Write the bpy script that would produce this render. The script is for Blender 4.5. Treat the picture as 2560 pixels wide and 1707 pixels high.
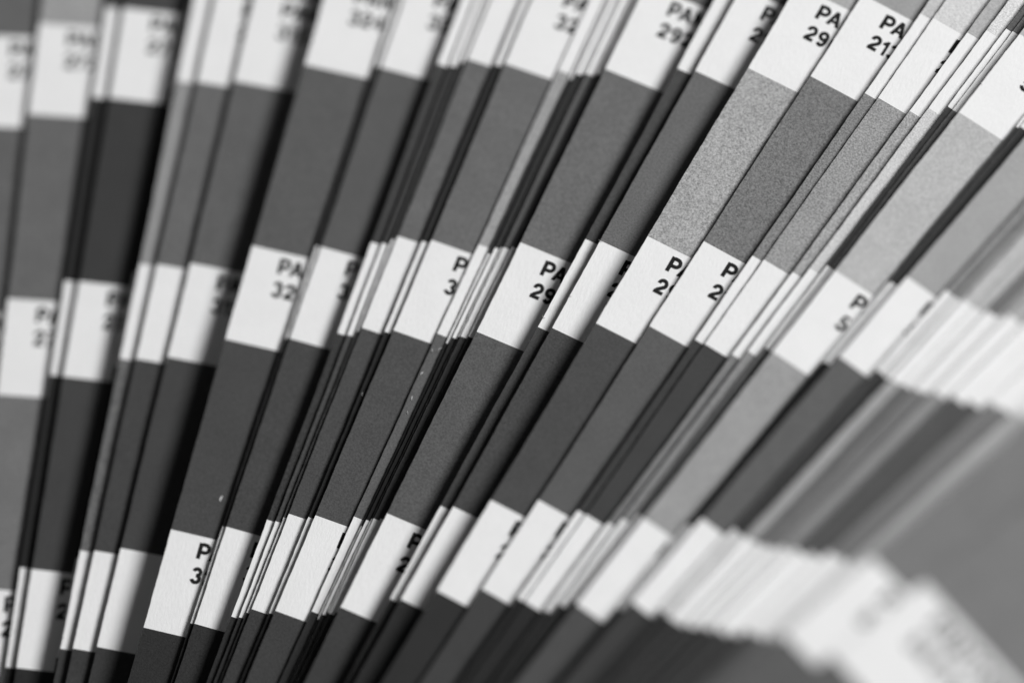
import bpy, math, random
from mathutils import Matrix, Vector

MM = 0.001
scene = bpy.context.scene
for o in list(bpy.data.objects):
    bpy.data.objects.remove(o, do_unlink=True)

# ------------------------------------------------------------------ camera
# fan geometry is in millimetres about the binding post: page direction is
# measured clockwise from +Y, Z is up
ROT=[[0.9995, 0.027799, 0.01507], [-0.031514, 0.914823, 0.402625], [-0.002594, -0.402898, 0.915241]]
TRA=[-33.7339, -116.2484, -375.1988]
R0,H=140.108,10.054
PAGES=[
    (-3.2, -28.638, 2.700, -1.6, (115, 115, 110, 100, 70), 0, 2705),
    (0.198, -27.638, 2.700, -1.19, (120, 105, 103, 108, 70), 0, 2715),  # A
    (2.171, -26.605, 2.646, -0.94, (120, 160, 107, 118, 80), 0, 2725),  # B
    (4.409, -25.572, 2.591, 0.14, (70, 80, 46, 44, 40), 0, 2728),  # C1
    (5.048, -24.596, 2.540, -0.41, (70, 75, 64, 70, 46), 0, 2735),  # C2
    (7.242, -23.104, 2.461, -0.22, (60, 60, 50, 35, 35), 0, 2738),  # D0a
    (7.416, -22.531, 2.431, -0.13, (60, 60, 50, 40, 35), 0, 2741),  # D0b
    (7.483, -21.498, 2.376, 0.03, (150, 150, 152, 105, 62), 3, 2744),  # D1
    (8.226, -20.522, 2.325, -0.39, (100, 100, 107, 72, 62), 0, 2747),  # D2
    (9.581, -19.489, 2.271, -0.66, (100, 100, 100, 72, 60), 0, 3125),  # D3
    (12.053, -15.472, 2.059, -0.13, (95, 95, 95, 76, 50), 0, 3242),  # E
    (14.527, -14.554, 2.010, 0.04, (60, 60, 60, 45, 40), 0, 3245),  # F0
    (14.762, -13.980, 1.980, -0.22, (95, 95, 94, 74, 52), 0, 3252),  # F
    (16.735, -11.570, 1.853, -0.04, (70, 70, 70, 58, 48), 3, 3255),  # G1
    (17.191, -10.996, 1.823, -0.30, (70, 70, 66, 78, 50), 0, 3258),  # G2
    (17.526, -10.480, 1.796, 0.06, (80, 80, 70, 82, 50), 0, 3261),  # G3
    (17.739, -9.906, 1.765, 0.26, (105, 105, 107, 78, 62), 0, 3264),  # G4
    (18.764, -9.045, 1.720, -0.17, (60, 60, 50, 46, 40), 0, 3267),  # G5
    (19.121, -8.242, 1.678, -0.21, (107, 107, 109, 82, 66), 0, 3262),  # H
    (20.938, -7.610, 1.644, 0.03, (160, 160, 160, 98, 52), 0, 3265),  # I1
    (21.463, -7.151, 1.620, -0.87, (70, 70, 60, 44, 34), 0, 3268),  # I2
    (21.629, -6.715, 1.597, -0.39, (70, 70, 56, 40, 34), 0, 3271),  # I3
    (21.871, -6.302, 1.575, -0.31, (70, 70, 60, 40, 36), 0, 3274),  # I4a
    (21.995, -5.889, 1.554, -0.44, (95, 95, 95, 60, 46), 0, 3277),  # I4
    (22.326, -5.372, 1.526, -0.42, (70, 70, 66, 52, 44), 0, 3280),  # I5
    (22.641, -3.765, 1.442, -0.43, (110, 110, 110, 92, 64), 0, 2925),  # J
    (25.023, -0.896, 1.291, 0.41, (80, 80, 76, 70, 44), 0, 2928),  # K1
    (25.689, 0.826, 1.200, 0.00, (108, 108, 107, 74, 46), 0, 2915),  # K2
    (27.431, 4.499, 1.006, 0.39, (170, 175, 165, 76, 48), 1, 2905),  # L
    (29.449, 5.646, 0.946, 1.30, (150, 160, 118, 92, 66), 1, 2131),  # M
    (31.404, 7.139, 0.867, 1.03, (195, 197, 130, 62, 36), 1, 2134),  # N1
    (31.887, 7.827, 0.831, 0.70, (205, 212, 152, 66, 40), 1, 2162),  # N2
    (33.120, 9.205, 0.758, 0.12, (180, 180, 165, 125, 50), 1, 2165),  # N3
    (33.639, 10.352, 0.698, 0.70, (220, 222, 206, 140, 60), 0, 2168),  # N4
    (34.170, 11.385, 0.643, 1.25, (100, 95, 62, 110, 50), 0, 2171),  # N5
    (34.401, 11.959, 0.613, 0.95, (110, 110, 95, 60, 50), 0, 2174),  # N6
    (34.743, 14.140, 0.498, 0.09, (190, 190, 186, 158, 78), 2, 5415),  # O
    (36.602, 15.173, 0.444, 0.80, (110, 110, 72, 42, 40), 0, 5418),  # P1
    (36.754, 15.747, 0.413, 0.73, (100, 100, 64, 40, 40), 0, 5421),  # P1b
    (37.263, 18.387, 0.274, 0.81, (170, 170, 166, 98, 64), 0, 5425),  # P2
    (38.818, 20.109, 0.184, 0.68, (135, 135, 135, 72, 60), 0, 5428),  # Q1
    (39.340, 21.601, 0.105, -0.07, (150, 150, 152, 62, 50), 0, 5431),  # Q2
    (39.723, 23.093, 0.026, -0.50, (190, 190, 190, 164, 54), 0, 5434),  # Q3
    (40.277, 23.610, -0.001, -0.76, (180, 180, 185, 108, 56), 0, 5437),  # Q3b
    (40.831, 25.102, -0.080, -1.01, (150, 150, 115, 122, 60), 0, 5440),  # Q4
    (41.282, 25.618, -0.107, -1.05, (160, 160, 165, 116, 50), 0, 5443),  # Q4b
    (41.650, 27.110, -0.185, -1.07, (175, 175, 175, 144, 56), 0, 5446),  # Q5
    (42.401, 28.947, -0.282, -1.33, (165, 165, 165, 84, 56), 0, 5449),  # Q6
    (43.084, 29.463, -0.309, -1.07, (160, 160, 160, 84, 60), 0, 5452),  # Q6b
    (43.767, 30.956, -0.388, -0.80, (120, 120, 120, 122, 60), 0, 5455),  # Q7
    (44.291, 31.472, -0.415, -0.84, (150, 150, 150, 116, 90), 0, 5458),  # Q7b
    (44.931, 33.079, -0.500, -0.88, (180, 180, 180, 186, 114), 0, 5461),  # X
    (46.487, 41.000, 0.000, -3.32, (130, 130, 126, 124, 94), 0, 5455),  # Y
    (49.173, 44.000, 0.000, -3.60, (128, 128, 126, 124, 96), 0, 5467),  # Z
]
NAME={'C2': 4, 'D1': 7, 'D2': 8, 'E': 10, 'G5': 17, 'I1': 19, 'K1': 26, 'K2': 27, 'O': 36}
BLANK=9

Rw = Matrix(ROT)
cam_data = bpy.data.cameras.new("camera")
cam_data.lens = 160.0
cam_data.sensor_width = 36.0
cam_data.clip_start = 0.01
cam_data.clip_end = 50.0
cam_data.dof.use_dof = True
cam_data.dof.focus_distance = 0.4252
cam_data.dof.aperture_fstop = 8.9
cam_data.dof.aperture_blades = 0
cam = bpy.data.objects.new("camera", cam_data)
scene.collection.objects.link(cam)
M4 = Rw.transposed().to_4x4()
M4.translation = Rw.transposed() @ (-Vector(TRA)) * MM
cam.matrix_world = M4
scene.camera = cam

# ------------------------------------------------------------------ light
world = bpy.data.worlds.new("World")
scene.world = world
world.use_nodes = True
bg = world.node_tree.nodes["Background"]
bg.inputs["Color"].default_value = (1, 1, 1, 1)
bg.inputs["Strength"].default_value = 0.055

key = bpy.data.lights.new("key_softbox", 'AREA')
key.shape = 'DISK'
key.size = 0.40
key.energy = 23.4
key.color = (1, 1, 1)
key_ob = bpy.data.objects.new("key_softbox", key)
scene.collection.objects.link(key_ob)
AZ, EL, DIST = math.radians(62), math.radians(47), 1.35
target = Vector((0.045, 0.125, 0.0))
kdir = Vector((math.sin(AZ) * math.cos(EL), math.cos(AZ) * math.cos(EL), math.sin(EL)))
key_ob.location = target + kdir * DIST
key_ob.rotation_euler = (-kdir).to_track_quat('-Z', 'Y').to_euler()

vs = scene.view_settings
vs.view_transform = 'Standard'
vs.look = 'None'
vs.exposure = 0.0
vs.gamma = 1.0
vs.use_curve_mapping = False
scene.render.resolution_x = 1024
scene.render.resolution_y = 682

# ------------------------------------------------------------------ materials
def new_mat(name):
    m = bpy.data.materials.new(name)
    m.use_nodes = True
    nt = m.node_tree
    return m, nt, nt.nodes["Principled BSDF"]

def coords(nt, stretch=(1, 1, 1)):
    """object coordinates in millimetres, shifted per object so no two pages repeat"""
    tc = nt.nodes.new("ShaderNodeTexCoord")
    oi = nt.nodes.new("ShaderNodeObjectInfo")
    sc = nt.nodes.new("ShaderNodeVectorMath"); sc.operation = 'MULTIPLY'
    sc.inputs[1].default_value = tuple(1000 * s for s in stretch)
    nt.links.new(tc.outputs["Object"], sc.inputs[0])
    mul = nt.nodes.new("ShaderNodeMath"); mul.operation = 'MULTIPLY'
    mul.inputs[1].default_value = 400.0
    nt.links.new(oi.outputs["Random"], mul.inputs[0])
    add = nt.nodes.new("ShaderNodeVectorMath"); add.operation = 'ADD'
    nt.links.new(sc.outputs[0], add.inputs[0])
    nt.links.new(mul.outputs[0], add.inputs[1])
    return add.outputs[0], oi

def noise(nt, vec, scale, detail=2.0, rough=0.5):
    n = nt.nodes.new("ShaderNodeTexNoise")
    n.inputs["Scale"].default_value = scale
    n.inputs["Detail"].default_value = detail
    n.inputs["Roughness"].default_value = rough
    nt.links.new(vec, n.inputs["Vector"])
    return n.outputs["Fac"]

def remap(nt, fac, a, b, lo, hi):
    r = nt.nodes.new("ShaderNodeMapRange")
    r.clamp = True
    r.inputs["From Min"].default_value = a
    r.inputs["From Max"].default_value = b
    r.inputs["To Min"].default_value = lo
    r.inputs["To Max"].default_value = hi
    nt.links.new(fac, r.inputs["Value"])
    return r.outputs["Result"]

def math2(nt, op, a, b):
    m = nt.nodes.new("ShaderNodeMath"); m.operation = op
    for i, v in enumerate((a, b)):
        if isinstance(v, (int, float)):
            m.inputs[i].default_value = v
        else:
            nt.links.new(v, m.inputs[i])
    return m.outputs[0]

def scaled_colour(nt, colour_socket, fac):
    v = nt.nodes.new("ShaderNodeVectorMath"); v.operation = 'SCALE'
    nt.links.new(colour_socket, v.inputs[0])
    nt.links.new(fac, v.inputs["Scale"])
    return v.outputs[0]

def bump(nt, bsdf, height, strength, dist):
    b = nt.nodes.new("ShaderNodeBump")
    b.inputs["Strength"].default_value = strength
    b.inputs["Distance"].default_value = dist
    nt.links.new(height, b.inputs["Height"])
    nt.links.new(b.outputs[0], bsdf.inputs["Normal"])

def paper_material():
    m, nt, p = new_mat("paper_white")
    vec, oi = coords(nt)
    fib_vec, _ = coords(nt, (1.0, 0.35, 1.0))
    n1 = noise(nt, fib_vec, 5.0, 3.0, 0.6)
    n2 = noise(nt, vec, 0.35, 2.0)
    f = math2(nt, 'MULTIPLY', remap(nt, n1, 0.3, 0.7, 0.965, 1.0), remap(nt, n2, 0.3, 0.7, 0.97, 1.0))
    rgb = nt.nodes.new("ShaderNodeRGB"); rgb.outputs[0].default_value = (0.85, 0.85, 0.85, 1)
    nt.links.new(scaled_colour(nt, rgb.outputs[0], f), p.inputs["Base Color"])
    p.inputs["Roughness"].default_value = 0.75
    p.inputs["Specular IOR Level"].default_value = 0.25
    bump(nt, p, n1, 0.55, 0.00006)
    return m

def ink_material(name, grain, amp, rough, spec, bstr):
    m, nt, p = new_mat(name)
    vec, oi = coords(nt)
    n1 = noise(nt, vec, grain, 2.5, 0.65)
    n2 = noise(nt, vec, 0.3, 3.0)
    f = math2(nt, 'MULTIPLY', remap(nt, n1, 0.28, 0.72, 1 - amp, 1 + amp), remap(nt, n2, 0.3, 0.7, 0.95, 1.05))
    nt.links.new(scaled_colour(nt, oi.outputs["Color"], f), p.inputs["Base Color"])
    nt.links.new(remap(nt, n1, 0.3, 0.7, rough - 0.1, rough + 0.1), p.inputs["Roughness"])
    p.inputs["Specular IOR Level"].default_value = spec
    bump(nt, p, n1, bstr, 0.00004)
    return m

PAPER = paper_material()
INK = [ink_material("matt_ink", 5.6, 0.34, 0.66, 0.16, 0.5),
       ink_material("pearl_ink", 5.6, 0.52, 0.5, 0.3, 0.6),
       ink_material("satin_ink", 5.5, 0.24, 0.58, 0.2, 0.5)]

def text_ink():
    m, nt, p = new_mat("black_print")
    vec, oi = coords(nt)
    n1 = noise(nt, vec, 9.0, 2.0, 0.6)
    rgb = nt.nodes.new("ShaderNodeRGB"); rgb.outputs[0].default_value = (0.008, 0.008, 0.008, 1)
    nt.links.new(scaled_colour(nt, rgb.outputs[0], remap(nt, n1, 0.35, 0.7, 0.7, 1.7)), p.inputs["Base Color"])
    p.inputs["Roughness"].default_value = 0.7
    p.inputs["Specular IOR Level"].default_value = 0.2
    return m
PRINT = text_ink()

def table_material():
    m, nt, p = new_mat("table_laminate")
    vec, oi = coords(nt)
    n1 = noise(nt, vec, 0.05, 4.0)
    rgb = nt.nodes.new("ShaderNodeRGB"); rgb.outputs[0].default_value = (0.2, 0.2, 0.2, 1)
    nt.links.new(scaled_colour(nt, rgb.outputs[0], remap(nt, n1, 0.3, 0.7, 0.85, 1.15)), p.inputs["Base Color"])
    p.inputs["Roughness"].default_value = 0.5
    return m

# ------------------------------------------------------------------ setting
def link(name, mesh, mat, parent=None):
    o = bpy.data.objects.new(name, mesh)
    scene.collection.objects.link(o)
    if mat is not None and not mesh.materials:
        mesh.materials.append(mat)
    if parent is not None:
        o.parent = parent
    return o

TABLE_Z = -36.0
def table():
    a, b, t = -0.25, 0.35, 0.02
    z1 = TABLE_Z * MM; z0 = z1 - t
    v = [(a, a, z0), (b, a, z0), (b, b, z0), (a, b, z0), (a, a, z1), (b, a, z1), (b, b, z1), (a, b, z1)]
    f = [(3, 2, 1, 0), (4, 5, 6, 7), (0, 1, 5, 4), (1, 2, 6, 5), (2, 3, 7, 6), (3, 0, 4, 7)]
    me = bpy.data.meshes.new("table_top"); me.from_pydata(v, [], f)
    o = link("table_top", me, table_material())
    o["kind"] = "structure"
table()

# ------------------------------------------------------------------ lettering
CAP = 1.62
def ribbon(pts, w):
    """constant-width stroke along a centre line -> (verts, quads)"""
    V, F = [], []
    for i, (x, y) in enumerate(pts):
        x0, y0 = pts[max(i - 1, 0)]; x1, y1 = pts[min(i + 1, len(pts) - 1)]
        l = math.hypot(x1 - x0, y1 - y0)
        nx, ny = -(y1 - y0) / l * w / 2, (x1 - x0) / l * w / 2
        V += [(x + nx, y + ny), (x - nx, y - ny)]
        if i:
            k = 2 * i
            F.append((k - 2, k - 1, k + 1, k))
    return V, F

def arc(cx, cy, rx, ry, a0, a1, n=14):
    return [(cx + rx * math.cos(math.radians(a0 + (a1 - a0) * i / n)),
             cy + ry * math.sin(math.radians(a0 + (a1 - a0) * i / n))) for i in range(n + 1)]

def quad(*p):
    return list(p), [(0, 1, 2, 3)]

def rect(x0, y0, x1, y1):
    return quad((x0, y0), (x1, y0), (x1, y1), (x0, y1))

def glyph_cache():
    W = 0.25
    nine = [ribbon(arc(.33, .69, .225, .22, 0, 360, 24), .232),
            ribbon(arc(.33, .50, .225, .42, 30, -100, 14) + [(.22, .12), (.13, .2)], .232)]
    g = {
        "P": [rect(0, 0, W, 1), ribbon([(.2, .91), (.42, .91)] + arc(.42, .67, .24, .24, 85, -85) + [(.42, .43), (.2, .43)], .232)],
        "A": [quad((-.02, 0), (.225, 0), (.53, 1), (.29, 1)), quad((.595, 0), (.84, 0), (.53, 1), (.29, 1)), rect(.17, .2, .63, .39)],
        "N": [rect(0, 0, W, 1), rect(.56, 0, .76, 1), quad((0, 1), (.54, 0), (.76, 0), (.22, 1))],
        "T": [rect(0, .82, .74, 1), rect(.27, 0, .47, .83)],
        "O": [ribbon(arc(.42, .5, .32, .415, 0, 360, 32), .225)],
        "E": [rect(0, 0, W, 1), rect(.19, .82, .66, 1), rect(.19, .42, .62, .59), rect(.19, 0, .68, .232)],
        "C": [ribbon(arc(.42, .5, .32, .415, 40, 320, 28), .225)],
        "0": [ribbon(arc(.33, .5, .23, .415, 0, 360, 28), .232)],
        "1": [rect(.22, 0, .41, 1), quad((.02, .66), (.23, .66), (.23, .80), (.02, .80)), quad((.02, .79), (.23, .79), (.40, .99), (.25, .99))],
        "2": [ribbon(arc(.33, .68, .225, .235, 185, -35, 18) + [(.42, .46), (.20, .27), (.11, .12)], .232), rect(.01, 0, .61, .226)],
        "3": [ribbon(arc(.31, .715, .205, .20, 170, -95, 18), .226), ribbon(arc(.315, .295, .225, .215, 92, -168, 18), .226)],
        "4": [rect(.36, 0, .54, 1), rect(0, .2, .66, .365), quad((0, .36), (.18, .36), (.50, 1), (.36, 1))],
        "5": [rect(.11, .83, .58, 1), quad((.045, .46), (.21, .46), (.26, .84), (.105, .84)), ribbon(arc(.31, .325, .235, .24, 140, -165, 20), .226)],
        "6": [ribbon([(.66 - x, 1 - y) for x, y in arc(.33, .69, .225, .22, 0, 360, 24)], .232),
              ribbon([(.66 - x, 1 - y) for x, y in arc(.33, .50, .225, .42, 30, -100, 14) + [(.22, .12), (.13, .2)]], .232)],
        "7": [rect(.02, .83, .62, 1), ribbon([(.52, .85), (.34, .52), (.24, .22), (.21, 0)], .225)],
        "8": [ribbon(arc(.33, .725, .2, .19, 0, 360, 22), .20), ribbon(arc(.33, .285, .23, .205, 0, 360, 22), .20)],
        "9": nine,
    }
    cache = {}
    for ch, strokes in g.items():
        V, F = [], []
        for j, (v, f) in enumerate(strokes):
            n = len(V)
            V += [(x * CAP * 0.97, y * CAP, 0.003 * j) for x, y in v]
            F += [tuple(n + q for q in face) for face in f]
        x0 = min(v[0] for v in V)
        V = [(x - x0, y, z) for x, y, z in V]
        cache[ch] = (V, F, max(v[0] for v in V))
    return cache
GLYPH = glyph_cache()
GAP = {("P", "A"): -0.05, ("A", "N"): 0.12, ("T", "O"): 0.06, ("N", "T"): 0.12}

def lettering_mesh(lines, x, top, pitch, z):
    """lines of print, left aligned at x, first cap line at radius top (mm)"""
    V, F = [], []
    for i, s in enumerate(lines):
        cx, base = x, top - CAP - i * pitch
        prev = None
        for ch in s:
            if ch == " ":
                cx += 0.6; prev = None; continue
            if prev is not None:
                cx += GAP.get((prev, ch), 0.17)
            vs_, fs_, w = GLYPH[ch]
            n = len(V)
            V += [((cx + a) * MM, (base + b) * MM, (z + c) * MM) for a, b, c in vs_]
            F += [tuple(n + j for j in f) for f in fs_]
            cx += w; prev = ch
    me = bpy.data.meshes.new("lettering")
    me.from_pydata(V, [], F)
    return me

# ------------------------------------------------------------------ pages
WIDTH, THICK, INKT = 50.0, 0.24, 0.012
R_IN, R_OUT = -12.0, R0 + 60.0 + 30.0 - H + 4.0

def lin(v):
    c = v / 255.0
    return c / 12.92 if c <= 0.04045 else ((c + 0.055) / 1.055) ** 2.4
WREF = lin(226)

def edge_profile(rng):
    """small unevenness of the guillotined long edge, in mm, as a function of radius"""
    ph = [rng.uniform(0, 6.283) for _ in range(6)]
    fr = [0.11, 0.29, 0.9, 2.1, 4.3, 7.7]
    am = [0.030, 0.018, 0.010, 0.008, 0.008, 0.006]
    def f(r):
        return sum(a * math.sin(w * r + p) for a, w, p in zip(am, fr, ph))
    return f

def bow_profile(rng):
    a, c = rng.uniform(-0.05, 0.05), rng.uniform(90, 150)
    return lambda r: a * math.sin((r - c) / 40.0)

def strip_mesh(name, ra, rb, xr, ztop, zbot, edge, bow, step=0.45):
    n = max(2, int((rb - ra) / step))
    V, F = [], []
    for i in range(n + 1):
        r = ra + (rb - ra) * i / n
        e, b = edge(r), bow(r)
        V += [((-WIDTH / 2 + e) * MM, r * MM, (ztop + b) * MM), (xr * MM, r * MM, (ztop + b) * MM),
              (xr * MM, r * MM, (zbot + b) * MM), ((-WIDTH / 2 + e) * MM, r * MM, (zbot + b) * MM)]
        if i:
            k = 4 * (i - 1)
            for q in range(4):
                q2 = (q + 1) % 4
                F.append((k + q, k + q2, k + 4 + q2, k + 4 + q))
    F.append((3, 2, 1, 0)); k = 4 * n
    F.append((k, k + 1, k + 2, k + 3))
    me = bpy.data.meshes.new(name)
    me.from_pydata(V, [], F)
    me.update()
    return me

deck = bpy.data.objects.new("fan_deck", None)
scene.collection.objects.link(deck)
deck.location = (0, 0, TABLE_Z * MM)
deck["label"] = "fanned deck of grey colour swatch strips with white printed labels"
deck["category"] = "swatch book"

page_objects = []
for i, (th, z, s, rho, vals, sp, num) in enumerate(PAGES):
    rng = random.Random(77 + i * 13)
    edge, bow = edge_profile(rng), bow_profile(rng)
    me = strip_mesh("page", R_IN, R_OUT + rho, WIDTH / 2, 0.0, -THICK, edge, bow)
    pg = link("page", me, PAPER, deck)
    t, sl = math.radians(th), math.radians(s)
    n = Vector((math.cos(t), -math.sin(t), 0))
    u = Vector((math.sin(t) * math.cos(sl), math.cos(t) * math.cos(sl), math.sin(sl)))
    w = n.cross(u)
    mat = Matrix((n, u, w)).transposed().to_4x4()
    mat.translation = Vector((0, 0, (z - TABLE_Z) * MM))
    pg.matrix_local = mat
    page_objects.append(pg)
    for k, v in zip((2, 1, 0, -1, -2), vals):
        rt = R0 + 30.0 * k + rho                       # top of label k = foot of the patch above it
        jit = rng.uniform(-0.06, 0.06)
        pm = strip_mesh("colour_patch", rt + jit, rt + 30.0 - H + jit, WIDTH / 2 - 1.5 + 1.52, INKT, -0.001, edge, bow)
        co = link("colour_patch", pm, INK[{0: 0, 1: 1 if k == 0 else 2, 2: 2, 3: 1 if k == -1 else 0}[sp]], pg)
        a = max(0.012, 0.71 * lin(v) / WREF - 0.004)
        co.color = (a, a, a, 1)
        if sp == 1 and k == 0:
            co["label"] = "speckled pearly grey patch"
        if (i, k) == (BLANK, -1):
            continue                                   # this label carries no print
        tm = lettering_mesh(("PANTONE", "%d C" % (num + (2 - k) * (1 if num < 3000 else 2))),
                            -WIDTH / 2 + 3.0, rt - 0.66, 2.47, INKT)
        for vert in tm.vertices:
            vert.co.z += bow(vert.co.y / MM) * MM
        link("lettering", tm, PRINT, pg)

# ------------------------------------------------------------------ loose paper fibres caught on the pages
def fleck_mesh(length, width, curl, rng):
    V, F, n = [], [], 6
    for i in range(n + 1):
        t = i / n
        w = width * (0.35 + 0.65 * math.sin(math.pi * min(0.98, max(0.05, t)))) * rng.uniform(0.8, 1.2) / 2
        y = (t - 0.5) * length; x = curl * (t - 0.5) ** 2 * length
        h = 0.02 + 0.10 * t * (1 - t)
        V += [((x - w) * MM, y * MM, h * MM), ((x + w) * MM, y * MM, h * MM), (x * MM, y * MM, (h + 0.05) * MM)]
        if i:
            k = 3 * (i - 1)
            for q in range(3):
                q2 = (q + 1) % 3
                F.append((k + q, k + q2, k + 3 + q2, k + 3 + q))
    F += [(2, 1, 0), (3 * n, 3 * n + 1, 3 * n + 2)]
    me = bpy.data.meshes.new("paper_fleck"); me.from_pydata(V, [], F)
    return me

FLECKS = [  # page, across from the left edge, radius, length, width, curl, turn
    (NAME["E"], 3.75, 114.05, 0.55, 0.16, 0.3, -8), (NAME["I1"], 0.9, 128.84, 0.75, 0.07, 0.9, -50),
    (NAME["I1"], 0.2, 128.3, 0.3, 0.07, 0.4, 20), (NAME["G5"], 0.25, 123.1, 0.5, 0.06, 1.4, 30),
    (NAME["I1"], 0.3, 123.1, 0.4, 0.09, 0.3, 10), (NAME["I1"], 0.2, 125.8, 0.35, 0.09, 0.2, -20),
    (NAME["I1"], 0.5, 121.6, 0.3, 0.06, 0.2, 30), (NAME["K2"], 0.05, 133.75, 0.3, 0.05, 0.8, 80),
    (NAME["K1"], 0.02, 131.57, 0.4, 0.05, 1.2, 70), (NAME["D2"], 0.05, 109.36, 0.22, 0.12, 0.1, 0),
    (NAME["K2"], 0.0, 140.02, 0.4, 0.06, 0.6, 85), (NAME["O"], 0.03, 163.8, 0.3, 0.09, 0.5, 60),
    (NAME["C2"], 0.02, 104.0, 0.5, 0.05, 1.0, 70), (NAME["D1"], 0.05, 101.3, 0.3, 0.08, 0.6, 40)]
for j, (pi, x, r, ln, wd, curl, turn) in enumerate(FLECKS):
    o = link("paper_fleck", fleck_mesh(ln, wd, curl, random.Random(j)), PAPER, page_objects[pi])
    o.matrix_local = Matrix.Translation(((-WIDTH / 2 + x) * MM, r * MM, INKT * MM)) @ Matrix.Rotation(math.radians(turn), 4, 'Z')
